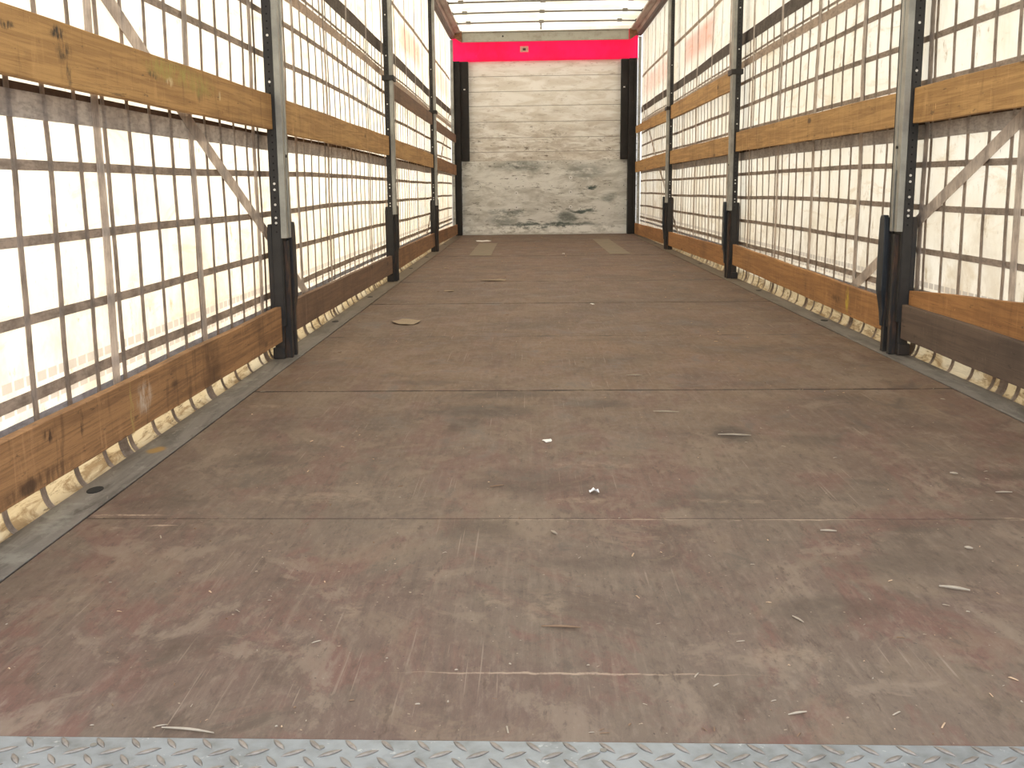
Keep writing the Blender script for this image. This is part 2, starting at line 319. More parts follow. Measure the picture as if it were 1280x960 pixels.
M_hem = webbing('blue_grey_hem', (0.50, 0.50, 0.54), (0.38, 0.37, 0.40))
M_beige = webbing('beige_band', (0.66, 0.56, 0.48), (0.52, 0.43, 0.36))
M_seam = webbing('thin_seam', (0.40, 0.34, 0.27), (0.30, 0.25, 0.20))
M_seam_line = M_seam

# bulkhead boards
t = NT('whitewashed_bulkhead_boards', .6)
sx = t.sep()
c = t.mix(t.ramp(t.noise(1, 6, .65, t.mapping((2.2, 1, 9)), .8), .40, .66), (0.90, 0.885, 0.85), (0.72, 0.68, 0.61))
c = t.mix(t.ramp(t.noise(1, 7, .75, t.mapping((7, 1, 30), (3, 0, 0))), .56, .68, 0, .6), c, (0.33, 0.27, 0.21))
low = t.ramp(sx[2], 1.95, 1.1)
c = t.mix(t.math('MULTIPLY', low, t.ramp(t.noise(1, 7, .7, t.mapping((3, 1, 10), (9, 0, 1)), .7), .42, .60, .1, .7)), c, (0.42, 0.36, 0.29))
c = t.mix(t.math('MULTIPLY', low, t.ramp(t.noise(1, 7, .75, t.mapping((9, 1, 26), (1, 0, 5))), .57, .66)), c, (0.20, 0.165, 0.13))
c = t.mix(t.ramp(t.noise(1, 5, .7, t.mapping((5, 1, 45), (7, 0, 2))), .64, .70, 0, .8), c, (0.90, 0.88, 0.82))
t.color(c); t.bump(t.noise(1, 5, .6, t.mapping((20, 1, 60))), .001, .4); M_boards = t.m
t = NT('scuffed_kick_sheet', .45, .15)
sx = t.sep()
c = t.mix(t.ramp(t.noise(1, 7, .68, t.mapping((2.6, 1, 6)), .9), .38, .66), (0.74, 0.73, 0.69), (0.48, 0.46, 0.41))
c = t.mix(t.ramp(t.noise(1, 7, .75, t.mapping((5, 1, 16), (4, 0, 3))), .56, .66, 0, .8), c, (0.80, 0.79, 0.74))
c = t.mix(t.ramp(t.noise(1, 8, .78, t.mapping((6, 1, 30), (1, 0, 8))), .55, .64, 0, .8), c, (0.13, 0.12, 0.10))
sm = t.spots([((-.35, 13.5, .93), (.45, 1, .12), .5), ((.55, 13.5, .85), (.35, 1, .16), .45), ((0, 13.5, .13), (1.0, 1, .05), .9), ((-.5, 13.5, .30), (.42, 1, .06), .6), ((.5, 13.5, .31), (.3, 1, .035), .9),
              ((.62, 13.5, .63), (.10, 1, .03), 1), ((.3, 13.5, .22), (.2, 1, .10), .7), ((-.6, 13.5, .2), (.3, 1, .1), .5), ((.85, 13.5, .5), (.15, 1, .08), .5)], t.warp(.16, 5))
c = t.mix(t.math('MULTIPLY', sm, t.ramp(t.noise(1, 8, .75, t.mapping((9, 1, 24))), .36, .50)), c, (0.045, 0.070, 0.060))
bandw = t.math('MULTIPLY', t.ramp(t.math('ABSOLUTE', t.math('SUBTRACT', sx[2], .07)), .03, .07, 1, 0), t.ramp(t.noise(1, 6, .7, t.mapping((9, 1, 14), (6, 6, 6))), .42, .55))
c = t.mix(bandw, c, (0.88, 0.87, 0.83))
t.color(c); t.bump(t.noise(25, 5), .001, .4); M_sheet = t.m
M_line = simple('board_joint', (0.17, 0.14, 0.11), .8)
M_linep = simple('pale_joint', (0.80, 0.76, 0.68), .8)

# ------------------------------------------------------------------ mesh helpers
class MB:
    def __init__(s): s.v = []; s.f = []; s.mi = []; s.cur = 0
    def add(s, vs, fs):
        o = len(s.v); s.v += [tuple(p) for p in vs]; s.f += [tuple(i + o for i in q) for q in fs]; s.mi += [s.cur] * len(fs); return s
    def box(s, x0, x1, y0, y1, z0, z1):
        x0, x1 = sorted((x0, x1)); y0, y1 = sorted((y0, y1)); z0, z1 = sorted((z0, z1))
        return s.add([(x0, y0, z0), (x1, y0, z0), (x1, y1, z0), (x0, y1, z0), (x0, y0, z1), (x1, y0, z1), (x1, y1, z1), (x0, y1, z1)],
                     [(0, 3, 2, 1), (4, 5, 6, 7), (0, 1, 5, 4), (1, 2, 6, 5), (2, 3, 7, 6), (3, 0, 4, 7)])
    def loft(s, rings, closed_ends=True):     # rings: lists of points, same count
        o = len(s.v); n = len(rings[0])
        vs = [p for r in rings for p in r]; fs = []
        for i in range(len(rings) - 1):
            for j in range(n):
                k = (j + 1) % n
                fs.append((i * n + j, i * n + k, (i + 1) * n + k, (i + 1) * n + j))
        if closed_ends:
            fs.append(tuple(reversed(range(n)))); fs.append(tuple((len(rings) - 1) * n + j for j in range(n)))
        return s.add(vs, fs)
    def tube(s, pts, r, n=10):
        rings = []
        for i, p in enumerate(pts):
            p = Vector(p); a = Vector(pts[max(i - 1, 0)]); b = Vector(pts[min(i + 1, len(pts) - 1)])
            d = (b - a).normalized(); u = d.orthogonal().normalized()
            if abs(d.z) < .9: u = d.cross(Vector((0, 0, 1))).normalized()
            w = d.cross(u)
            rr = r[i] if isinstance(r, (list, tuple)) else r
            rings.append([p + (u * math.cos(t_) + w * math.sin(t_)) * rr for t_ in [2 * math.pi * k / n for k in range(n)]])
        return s.loft(rings)
    def disc(s, c, n_, r, h, seg=10):
        n_ = Vector(n_).normalized(); c = Vector(c)
        return s.tube([c, c + n_ * h], r, seg)
    def build(s, name, mat, parent=None, bevel=0.0, smooth=False, origin=None):
        me = bpy.data.meshes.new(name)
        me.from_pydata(s.v, [], s.f); me.update()
        mats = mat if isinstance(mat, (list, tuple)) else [mat]
        for x in mats: me.materials.append(x)
        me.polygons.foreach_set('material_index', s.mi)
        if smooth: me.polygons.foreach_set('use_smooth', [True] * len(me.polygons))
        import bmesh
        b = bmesh.new(); b.from_mesh(me); bmesh.ops.recalc_face_normals(b, faces=b.faces); b.to_mesh(me); b.free()
        o = bpy.data.objects.new(name, me); C.objects.link(o)
        if parent is not None:
            o.parent = parent; o.matrix_parent_inverse = Matrix.Translation(-Vector(parent.location))
        if bevel:
            q = o.modifiers.new('bevel', 'BEVEL'); q.width = bevel; q.segments = 2; q.limit_method = 'ANGLE'
        return o
def tag(o, label=None, cat=None, group=None, kind=None):
    if label: o['label'] = label
    if cat: o['category'] = cat
    if group: o['group'] = group
    if kind: o['kind'] = kind
    return o
def empty(name, loc, label, cat, group=None):
    o = bpy.data.objects.new(name, None); C.objects.link(o); o.location = loc; o.empty_display_size = .05
    return tag(o, label, cat, group)

# ------------------------------------------------------------------ floor
L = 13.6
joints = [0.0, 0.876, 2.245, 3.53, 4.885, 6.30, 7.70, 9.05, 10.4, 11.8, L - .02]
b = MB()
for i in range(len(joints) - 1):
    y0, y1 = joints[i], joints[i + 1]; g = .0018 + .0004 * y0
    dz = random.uniform(-.0012, 0)
    b.cur = 0; b.box(-1.145, 1.145, y0 + (g if i else 0.0), y1 - g, -.030, dz)
b.cur = 1; b.box(-1.145, 1.145, 0.0, L - .02, -.034, -.0065)
b.build('floor', [M_floor, M_gap])['kind'] = 'structure'
for s, nm in ((-1, 'left'), (1, 'right')):
    b = MB(); b.box(s * 1.1475, s * 1.249, 0.0, L - .02, -.03, 0.0)
    b.box(s * 1.1475, s * 1.1495, 0.0, L - .02, -.03, .0015)
    o = b.build('trim_' + nm, M_edge, bevel=.001); o['kind'] = 'structure'
    k = 0
    for y in ((1.08, 4.1, 5.3, 7.6, 9.0, 11.2) if s < 0 else (1.7, 4.0, 5.5, 7.8, 11.0)):
        q = MB(); q.disc((0, 0, 0), (0, 0, 1), 1, .0012, 16)
        q.v = [(s * 1.21 + v[0] * .017, y + v[1] * .028, .0002 + v[2] if v[2] else .0002) for v in q.v]
        q.build('lashing_slot', M_hole, o)

# tread plate at the loading edge
root = empty('tread_plate', (0, -.15, 0), 'galvanised steel checker plate across the rear edge of the trailer floor', 'metal plate')
b = MB(); b.box(-1.25, 1.25, -.30, -.002, -.02, .0005); b.build('plate_sheet', M_tread, root, bevel=.001)
b = MB()
def lug(cx, cy, dx, dy, w):
    L_ = math.hypot(dx, dy); ux, uy = dx / L_, dy / L_
    rows = []
    for k in range(9):
        q = -1 + 2 * k / 8; ww = w * max(.08, (1 - q * q)) ; hh = .0021 * max(.02, 1 - q ** 4)
        px, py = cx + ux * q * L_ / 2, cy + uy * q * L_ / 2
        rows.append([(px - uy * ww, py + ux * ww, .0005), (px - uy * ww * .55, py + ux * ww * .55, .0005 + hh), (px + uy * ww * .55, py - ux * ww * .55, .0005 + hh), (px + uy * ww, py - ux * ww, .0005)])
    b.loft(rows)
for j in range(8):
    for i in range(57):
        x = -1.24 + .0442 * i; y = -.016 - .0385 * j
        if y < -.29: continue
        lug(x, y, -.018, .024, .0040)
        if x + .022 < 1.24: lug(x + .022, y - .0195, .027, .017, .0040)
b.build('raised_lugs', M_lug, root, smooth=True)
for i in range(8):
    q = MB(); q.disc((-1.1 + .31 * i + (.03 if i % 2 else 0), -.022, .0004), (0, 0, 1), .0042, .0012, 12); q.build('screw', M_bow, root)

# inlaid plates close to the bulkhead
for x0, x1, y0, y1, lab in ((-.815, -.60, 9.15, 11.38, 'dusty greyish plate let into the floor at far left before the bulkhead'),
                            (.56, .76, 9.2, 12.1, 'dusty greyish plate let into the floor at far right before the bulkhead')):
    b = MB(); b.box(x0, x1, y0, y1, -.001, .002); o = b.build('floor_plate', M_plate, bevel=.0006); tag(o, lab, 'floor plate')

# ------------------------------------------------------------------ front bulkhead
b = MB()
zs = [1.0 - .06, 1.12, 1.31, 1.52, 1.73, 1.92, 2.12, 2.34]
for i in range(7):
    b.cur = 0; b.box(-1.15, 1.13, 13.60, 13.64, zs[i] + .0015, zs[i + 1] - .0015)
    b.cur = 1; b.box(-1.05, 1.02, 13.5985, 13.60, zs[i] - .0025, zs[i] + .0025)
b.cur = 0; b.box(-1.25, 1.25, 13.64, 13.67, -.03, 2.33)
b.build('wall_front', [M_boards, M_line])['kind'] = 'structure'
k = empty('kick_sheet', (-.01, 13.585, -.0), 'scuffed pale metal sheet riveted over the lower half of the front wall', 'metal sheet')
b = MB(); b.box(-1.137, 1.117, 13.583, 13.597, -.0, 1.0); b.build('sheet', M_sheet, k, bevel=.001)
for x, z in [(-.40 + .0, .76), (-.40, .565), (-.40, .37), (.345, .765), (.345, .57), (.345, .37)]:
    q = MB(); q.disc((x, 13.5835, z), (0, -1, 0), .007, .003, 14); q.build('bolt', M_dark, k)
    q = MB(); q.disc((x, 13.5833, z), (0, -1, 0), .026, .001, 14); tag(q.build('washer', M_rivet, k), 'bright washer around a bolt')
for row in (.965, .655, .34):
    for i in range(12):
        x = -1.09 + 2.16 * i / 11
        q = MB(); q.disc((x, 13.5833, row), (0, -1, 0), .006, .002, 8); q.build('rivet', M_dark, k)

for s, nm, xa, xb, xc in ((-1, 'left', -1.25, -1.145, -1.035), (1, 'right', 1.215, 1.112, 1.015)):
    b = MB(); b.box(xa, xb, 13.44, 13.583, 0.0, 2.31); b.box(xa - s * .0, xa - s * .03, 13.41, 13.44, 0.0, 2.31)
    o = b.build('corner_column', M_rubber, bevel=.004); tag(o, 'black corner column at the %s edge of the front wall' % nm, 'column')
    for z in (.35, .8, 1.3, 1.75, 2.1):
        q = MB(); q.disc((xa - s * .05, 13.44, z), (0, -1, 0), .008, .004, 10); q.build('bolt', M_dark, o)
    b = MB(); b.box(xb, xc, 13.50, 13.583 + .015, 1.003, 2.31); o = b.build('bumper_strip', M_rubber, bevel=.004)
    tag(o, 'black upright strip beside the %s corner column above the metal sheet' % nm, 'bumper strip')
    q = MB(); q.box(xb - s * .045, xb - s * .07, 13.497, 13.50, 1.94, 1.955); q.build('bright_tag', M_rivet, o)
    # slim riveted rail where the curtain ends
    e_ = empty('end_rail', (s * 1.248, 13.40, 0), 'slim galvanised rivetted rail where the %s curtain meets the front wall' % nm, 'rail')
    b = MB(); b.box(s * 1.228, s * 1.268, 13.395, 13.408, 0.0, 2.58); b.build('rail_profile', M_silver, e_)
    for i in range(14):
        q = MB(); q.disc((s * 1.240, 13.395, .12 + .11 * i), (0, -1, 0), .005, .003, 8); q.build('rivet', M_dark if i % 2 else M_rivet, e_)

# red band, beam, roof
r = empty('red_tarpaulin_band', (0, 13.56, 2.43), 'bright pinkish red tarpaulin band across the top of the front wall', 'tarpaulin band')
b = MB()
n = 40
rings = []
for i in range(n + 1):
    x = -1.262 + 2.5 * i / n; w = .004 * math.sin(i * 1.7) + .003 * math.sin(i * .6)
    rings.append([(x, 13.555 + w, 2.312), (x, 13.553 - w, 2.44), (x, 13.558, 2.70), (x, 13.561, 2.70), (x, 13.558 - w, 2.44), (x, 13.558 + w, 2.312)])
b.loft(rings); b.build('tarpaulin', M_red, r, smooth=False)
b = MB(); b.box(-.335, -.225, 13.547, 13.551, 2.425, 2.50)
tag(b.build('sticker', M_sticker, r), 'small faded square sticker')
b = MB(); b.box(-.30, -.26, 13.5455, 13.547, 2.445, 2.475); b.build('sticker_print', M_cant2, bpy.data.objects['sticker'])
o = empty('front_roof_beam', (0, 13.33, 2.62), 'greenish grey steel beam across the front under the roof', 'beam')
b = MB(); b.box(-1.10, 1.09, 13.30, 13.345, 2.535, 2.655); b.box(-1.10, 1.09, 13.28, 13.345, 2.655, 2.665); b.build('beam_profile', M_beam, o, bevel=.004)
b = MB(); b.disc((-.56, 13.30, 2.60), (0, -1, 0), .012, .004, 12); b.build('bolt', M_dark, o)
for s in (-1, 1):
    b = MB(); x = s * 1.10
    b.loft([[(x, y, 2.53), (x + s * .11, y, 2.60), (x + s * .11, y, 2.68), (x, y, 2.67)] for y in (13.27, 13.34)])
    b.build('end_bracket', M_rustbr, o, bevel=.003)
for s, nm in ((-1, 'left'), (1, 'right')):
    o = empty('cant_rail', (s * 1.17, 6.8, 2.65), 'long brownish metal roof rail along the top of the %s curtain' % nm, 'roof rail')
    prof = [(1.115, 2.655), (1.13, 2.70), (1.225, 2.70), (1.235, 2.60), (1.20, 2.60), (1.19, 2.64), (1.14, 2.645)]
    b = MB(); b.loft([[(s * p[0], y, p[1]) for p in prof] for y in (0.0, 13.40)]); b.build('rail_profile', M_cant, o, bevel=.002)
    b = MB(); b.box(s * 1.235, s * 1.262, 0.0, 13.40, 2.585, 2.69); b.box(s * 1.20, s * 1.235, 0.0, 13.40, 2.590, 2.600); b.build('curtain_track', M_cant2, o)
b = MB()
nx, ny = 12, 60
vs = [(-1.26 + 2.52 * i / nx, 13.66 * j / ny, 2.765 + .012 * math.cos(2 * math.pi * 13.66 * j / ny / .75) * math.sin(math.pi * i / nx) + .01 * math.sin(math.pi * i / nx)) for j in range(ny + 1) for i in range(nx + 1)]
fs = [(j * (nx + 1) + i, j * (nx + 1) + i + 1, (j + 1) * (nx + 1) + i + 1, (j + 1) * (nx + 1) + i) for j in range(ny) for i in range(nx)]
b.add(vs, fs)
for s in (-1, 1):                                   # turned-down hem over the roof rails
    b.add([(s * 1.26, 0, 2.765), (s * 1.26, 13.66, 2.765), (s * 1.27, 13.66, 2.66), (s * 1.27, 0, 2.66)], [(0, 1, 2, 3)])
b.add([(-1.26, 13.66, 2.765), (1.26, 13.66, 2.765), (1.26, 13.67, 2.60), (-1.26, 13.67, 2.60)], [(0, 1, 2, 3)])
o = b.build('ceiling', M_roof, smooth=True); o['kind'] = 'structure'
sd = o.modifiers.new('thickness', 'SOLIDIFY'); sd.thickness = .0012
for y, lab in ((11.2, 'thin steel roof bow, third back from the front beam, nearest the camera'),
          (11.95, 'thin steel roof bow, second before the front beam'), (12.73, 'thin steel roof bow closest to the front beam')):
    o = empty('roof_bow', (0, y, 2.68), lab, 'roof bow', 'roof bows under the white roof tarpaulin')
    b = MB(); b.tube([(-1.14, y, 2.683), (-.9, y, 2.690), (-.3, y, 2.694), (.3, y, 2.694), (.9, y, 2.690), (1.14, y, 2.683)], .010, 10); b.build('bow_tube', M_bow, o, smooth=True)
    for x in (-.98, -.06, .92):
        b = MB(); b.box(x - .03, x + .03, y - .016, y + .016, 2.676, 2.712); b.build('clamp', M_bow, o, bevel=.004)
    for s in (-1, 1):
        b = MB(); b.box(s * 1.115, s * 1.18, y - .03, y + .03, 2.66, 2.701); b.build('slide_bracket', M_bow, o, bevel=.004)
o = bpy.data.objects['roof_bow.002']
b = MB(); b.box(-.075, -.055, 12.715, 12.745, 2.60, 2.695); b.build('hanging_stub', M_bow, o, bevel=.002)

# ------------------------------------------------------------------ side curtains
def bulge(s, y, z):
    k = max(0.0, min(1.0, (z - .2) / .6)) * max(0.0, min(1.0, (2.58 - z) / .5))
    return k * (.004 * math.sin(y * 1.4 + s) + .0015 * math.sin(y * 3.3 + z * 3) + .003 * math.sin(z * 6 + y))
X0 = 1.277
def cx(s, y, z, off=0.0):
    if z >= .055: return s * (X0 + bulge(s, y, z) - off)
    a = max(0.0, min(1.0, (.055 - z) / .06)); return s * (1.251 + .026 * math.sqrt(max(0, 1 - a * a)) - off)
def ribbon(s, path, w, off, th=.0014, wob=0.0, seed=0.0):
    # path of (y, z); flat strap of width w lying on the curtain
    rings = []; n = len(path)
    for i, (y, z) in enumerate(path):
        a = path[max(i - 1, 0)]; c_ = path[min(i + 1, n - 1)]
        dy, dz = c_[0] - a[0], c_[1] - a[1]; l_ = math.hypot(dy, dz) or 1; ny, nz = -dz / l_, dy / l_
        q = wob * math.sin(z * 9 + y * 2 + seed) + wob * .6 * math.sin(z * 23 + y * 5 + seed * 3)
        hw = w / 2
        y_, z_ = y + ny * q, z + nz * q
        p = [(y_ + ny * hw, z_ + nz * hw), (y_ - ny * hw, z_ - nz * hw)]
        rings.append([(cx(s, p[0][0], p[0][1], off), *p[0]), (cx(s, p[1][0], p[1][1], off), *p[1]),
                      (cx(s, p[1][0], p[1][1], off + th), *p[1]), (cx(s, p[0][0], p[0][1], off + th), *p[0])])
    b = MB(); b.loft(rings); return b
def lin(y0, z0, y1, z1, step):
    n = max(2, int(max(abs(y1 - y0), abs(z1 - z0)) / step))
    return [(y0 + (y1 - y0) * i / n, z0 + (z1 - z0) * i / n) for i in range(n + 1)]
YE = 13.38
for s, nm, L0, LD, V0, VD in ((-1, 'left', -.09, .745, -.0425, .1675), (1, 'right', .536, .807, .030, .1695)):
    look = 'sunlit' if s < 0 else 'shaded'
    root = empty('side_curtain', (s * 1.277, 6.7, 0), 'white translucent %s-hand side curtain with a grid of grey belts' % nm, 'curtain', None)
    # sheet
    b = MB(); zr = [.055 + (2.62 - .055) * i / 34 for i in range(35)]; ny = 150
    vs = [(cx(s, YE * j / ny, z), YE * j / ny, z) for j in range(ny + 1) for z in zr]; nz = len(zr)
    fs = [(j * nz + i, j * nz + i + 1, (j + 1) * nz + i + 1, (j + 1) * nz + i) for j in range(ny) for i in range(nz - 1)]
    b.add(vs, fs); b.build('curtain_sheet', M_tarp, root, smooth=True)
    b = MB(); ra = [.055 - .06 * i / 8 for i in range(9)]
    ra = [.055 - .06 * math.sin(math.pi / 2 * i / 8) for i in range(9)]
    vs = [(cx(s, 0, z), YE * j / 60, z) for j in range(61) for z in ra]; nz = len(ra)
    fs = [(j * nz + i, j * nz + i + 1, (j + 1) * nz + i + 1, (j + 1) * nz + i) for j in range(60) for i in range(nz - 1)]
    b.add(vs, fs); tag(b.build('curtain_skirt', M_skirt, root, smooth=True), 'yellowed skirt curving in to the floor edge')
    # long belts
    sg = lambda y: .010 * max(0, math.sin((y - 2.9) / 3.5 * math.pi)) - .02 * min(1, max(0, (y - 6.5) / 4))
    def hb(name, z, w, off, mat, sag=1.0, lab=None, wob=.0015):
        p = [(y, z + sag * sg(y)) for y in [YE * i / 110 for i in range(111)]]
        o = ribbon(s, p, w, off, wob=wob, seed=z * 10).build(name, mat, root)
        if lab: tag(o, lab)
    hb('hem_strip', .189, .022, .0008, M_hem, .2, 'blue-grey hem strip')
    hb('horizontal_belt', .242, .026, .001, M_belt, .4)
    hb('horizontal_belt', .401, .022, .001, M_belt)
    hb('horizontal_belt', .565, .022, .001, M_belt)
    hb('horizontal_belt', .722, .022, .001, M_belt)
    hb('wide_band', .846, .056, .004, M_wide, .6, 'broad pale grey band under the boards')
    hb('horizontal_belt', .8805, .017, .001, M_belt_shade, .6, 'top edge of the broad band, painted brown as shade of the boards')  # wide band's shadowed top edge, shade painted as a strip
    hb('horizontal_belt', 1.028, .020, .001, M_belt, .4)
    hb('horizontal_belt', 1.187, .023, .001, M_belt)
    hb('horizontal_belt', 1.350, .023, .001, M_belt)
    hb('pale_band', 1.478, .048, .004, M_beige, 1.0, 'pale beige band')
    hb('horizontal_belt', 1.52, .014, .001, M_belt)
    hb('dark_band', 1.646, .080, .005, M_darkband, .6, 'broad dark grey band')
    hb('pale_band', 2.07, .032, .001, M_beige, .3, 'pale beige band high on the curtain')
    # upright belts, carried on over the skirt
    k = 0; y = V0
    while y < YE - .05:
        if y > .02:
            zt = [1.64 - .06 * i for i in range(27)]; zt = [z for z in zt if z > .08] + [.055 - .06 * math.sin(math.pi / 2 * i / 8) for i in range(9)]
            ribbon(s, [(y, z) for z in zt], .0225 + .002 * math.sin(k * 2.2), .0026, wob=.0022, seed=k * 1.7).build('upright_belt', M_belt_v, root)
        y += VD; k += 1
    k = 0; y = L0
    while y < YE - .05:
        if y > .03:
            zt = [2.58 - .12 * i for i in range(20)]; zt = [z for z in zt if z > .2] + [.15, .08]
            ribbon(s, [(y + .01 * math.sin(k * 3 + z * 1.2), z) for z in zt], .045, .0068, wob=.001, seed=k).build('upright_strap', M_strap, root)
            za = [.08, .06] + [.055 - .06 * math.sin(math.pi / 2 * i / 8) for i in range(9)]
            ribbon(s, [(y + .01, z) for z in za], .055, .0042).build('skirt_patch', M_belt, root)
        yy = y + LD / 2
        if yy > .03 and yy < YE:
            ribbon(s, [(yy, 2.58 - .1 * i) for i in range(10)], .006, .001).build('seam', M_seam, root)
        y += LD; k += 1
    # long diagonal straps
    if s < 0: d1 = lin(.40, 1.63, 3.80, .145, .1)
    else: d1 = lin(.30, 1.628, 3.85, .150, .1)
    ribbon(s, d1, .050, .0088, wob=.003).build('diagonal_strap', M_strap, root)
    ribbon(s, lin(9.58, .155, 13.25, 1.70, .1), .046, .0088, wob=.003).build('diagonal_strap', M_strap, root)

# ------------------------------------------------------------------ posts
def post(s, y, label, sleeve_top=.485, lever=True):
    root = empty('sliding_post', (s * 1.21, y + .07, 0), label, 'post', 'sliding posts between the curtain panels')
    P = lambda b, n_, m_, bev=0, par=None, lab=None: tag(b.build(n_, m_, par or root, bevel=bev), lab)
    xi = 1.168
    b = MB()                                                       # galvanised channel, open slot at its foot
    b.box(s * xi, s * (xi + .024), y, y + .030, sleeve_top - .01, 2.584)
    b.box(s * xi, s * (xi + .024), y + .052, y + .080, sleeve_top - .01, 2.584)
    b.box(s * (xi + .003), s * (xi + .022), y + .030, y + .052, sleeve_top + .22, 2.584)
    P(b, 'post_profile', M_silver, .0015, lab='galvanised inner channel')
    b = MB(); b.box(s * (xi + .018), s * (xi + .022), y + .030, y + .052, sleeve_top, sleeve_top + .22); P(b, 'slot_back', M_dark)
    b = MB(); b.box(s * (xi + .012), s * 1.224, y + .080, y + .128, .10, 2.584); P(b, 'rear_flange', M_dark, .001)
    b = MB(); b.cur = 0                                            # perforated dark channel facing the rear
    b.box(s * 1.2125, s * 1.226, y + .004, y + .125, .13, 2.584); b.box(s * (xi + .024), s * 1.226, y - .003, y + .002, .13, 2.584); b.box(s * (xi + .020), s * (xi + .024), y + .001, y + .12, .13, 2.584)
    b.cur = 1
    for i in range(79):
        z = .50 + .0262 * i
        b.disc((s * 1.207, y - .003, z), (0, -1, 0), .0036, .0005, 8)
    rail = P(b, 'perforated_channel', [M_dark, M_hole], 0, lab='dark channel with a row of small holes')
    for z in (.535, .555, .605, .662, .685, 1.065, 1.235, 1.56, 1.83):
        q = MB(); q.disc((s * 1.207, y - .0035, z), (0, -1, 0), .0048, .0022, 10); q.build('rivet', M_rivet, rail)
    # lower black sleeve
    b = MB()
    b.box(s * 1.197, s * 1.235, y + .002, y + .155, 0.0, sleeve_top)
    b.box(s * 1.172, s * 1.200, y + .028, y + .052, 0.0, sleeve_top - .02)
    b.box(s * 1.172, s * 1.200, y + .098, y + .128, 0.0, sleeve_top - .02)
    P(b, 'post_sleeve', M_rust, .002, lab='black lower sleeve streaked with rust')
    b = MB(); b.box(s * 1.198, s * 1.243, y - .006, y + .02, 0.001, .045); P(b, 'post_foot', M_black, .003)
    b = MB(); b.loft([[(s * 1.228, yy, .13), (s * 1.246, yy, .13), (s * 1.247, yy, .50), (s * 1.243, yy, .53), (s * 1.228, yy, .53)] for yy in (y + .0, y + .12)])
    P(b, 'side_plate', M_black, .003)
    if lever:
        pr = [(.10, .040, .060), (.16, .030, .078), (.24, .022, .088), (.34, .020, .090), (.46, .022, .088), (.52, .028, .082), (.535, .038, .070)]
        b = MB(); yb = y + (.075 if s > 0 else .070)
        xl = 1.154 if s > 0 else 1.168
        b.loft([[(s * (xl + (.012 if z < .2 else 0)), yb + a0, z), (s * (xl + .02), yb + a0, z), (s * (xl + .02), yb + a1, z), (s * (xl + (.012 if z < .2 else 0)), yb + a1, z)] for z, a0, a1 in pr])
        b.box(s * 1.176, s * 1.20, yb + .035, yb + .07, .12, .16); b.box(s * 1.176, s * 1.20, yb + .035, yb + .07, .44, .48)
        P(b, 'locking_lever', M_blueblack if s > 0 else M_black, .003, lab='blue-black locking lever' if s > 0 else None)
    b = MB(); b.disc((s * 1.1685, y + .045, .79), (-s, 0, 0), .006, .004, 10); b.build('bolt', M_dark, root)
    # pockets that hold the boards
    for z0, z1 in ((.855, 1.025),) + (((1.27, 1.45),) if y > 5 else ()):
        b = MB(); b.box(s * 1.194, s * 1.197, y - .006, y - .003, z0, z1); b.box(s * 1.192, s * 1.232, y + .130, y + .1335, z0, z1)
        P(b, 'board_pocket', M_dark)
    b = MB(); b.box(s * 1.158, s * 1.24, y - .012, y + .13, 1.395, 1.43); P(b, 'upper_clasp', M_black, .003)
    return root
ords = {0: 'nearest', 1: 'middle', 2: 'farthest'}
for s, nm in ((-1, 'left'), (1, 'right')):
    for i, y in enumerate((2.925, 6.36, 9.83)):
        post(s, y, ['dark steel sliding post with bright channel, nearest on the %s side' % nm, 'dark steel sliding post, second from the camera on the %s side' % nm,
                    'dark steel sliding post, third and farthest on the %s side' % nm][i])

# ------------------------------------------------------------------ boards
def board(s, ya, za, yb, zb, h, mat, label, group, x=1.2015, th=.023, h2=None):
    """front face at |X| = x; za / zb lower edge at each end"""
    o_ = Vector((s * (x + th / 2), (ya + yb) / 2, min(za, zb)))
    b = MB(); n = 14; rings = []
    h2 = h2 or h; sd_ = random.random() * 9
    for i in range(n + 1):
        f = i / n; y = ya + (yb - ya) * f; z = za + (zb - za) * f; hh = h + (h2 - h) * f
        w0 = .0012 * math.sin(i * 1.9 + sd_); w1 = .0014 * math.sin(i * 1.3 + sd_ * 2)
        rings.append([(s * x, y, z + w0), (s * (x + th), y, z + w0), (s * (x + th), y, z + hh + w1), (s * x, y, z + hh + w1)])
    b.loft(rings); o = b.build('wooden_board', mat, bevel=.0022)
    tag(o, label, 'board', group); return o
GU = 'upper row of side boards'; GT = 'top row of side boards'; GL = 'lowest row of side boards'
def pos(k): return ['nearest', 'second', 'third', 'farthest'][k]
#  left upper row
board(-1, .04, .882, 2.915, .888, .130, M_gold_mark, 'golden board with black smears in upper left row, nearest the camera', GU)
board(-1, 3.062, .884, 6.352, .886, .131, M_gold, 'golden board in upper left row between nearest and middle post', GU)
board(-1, 6.497, .884, 9.822, .858, .130, M_gold, 'golden board in upper left row between middle and farthest post', GU)
board(-1, 9.967, .852, 13.34, .815, .132, M_brown, 'brown board in middle left row beyond the farthest post', GU)
board(-1, 6.497, 1.298, 9.822, 1.287, .108, M_dull, 'dull brown board in topmost left row before the farthest post', GT)
board(-1, 9.967, 1.262, 13.34, 1.245, .100, M_dull, 'dark narrow board in topmost left row beyond the farthest post', GT)
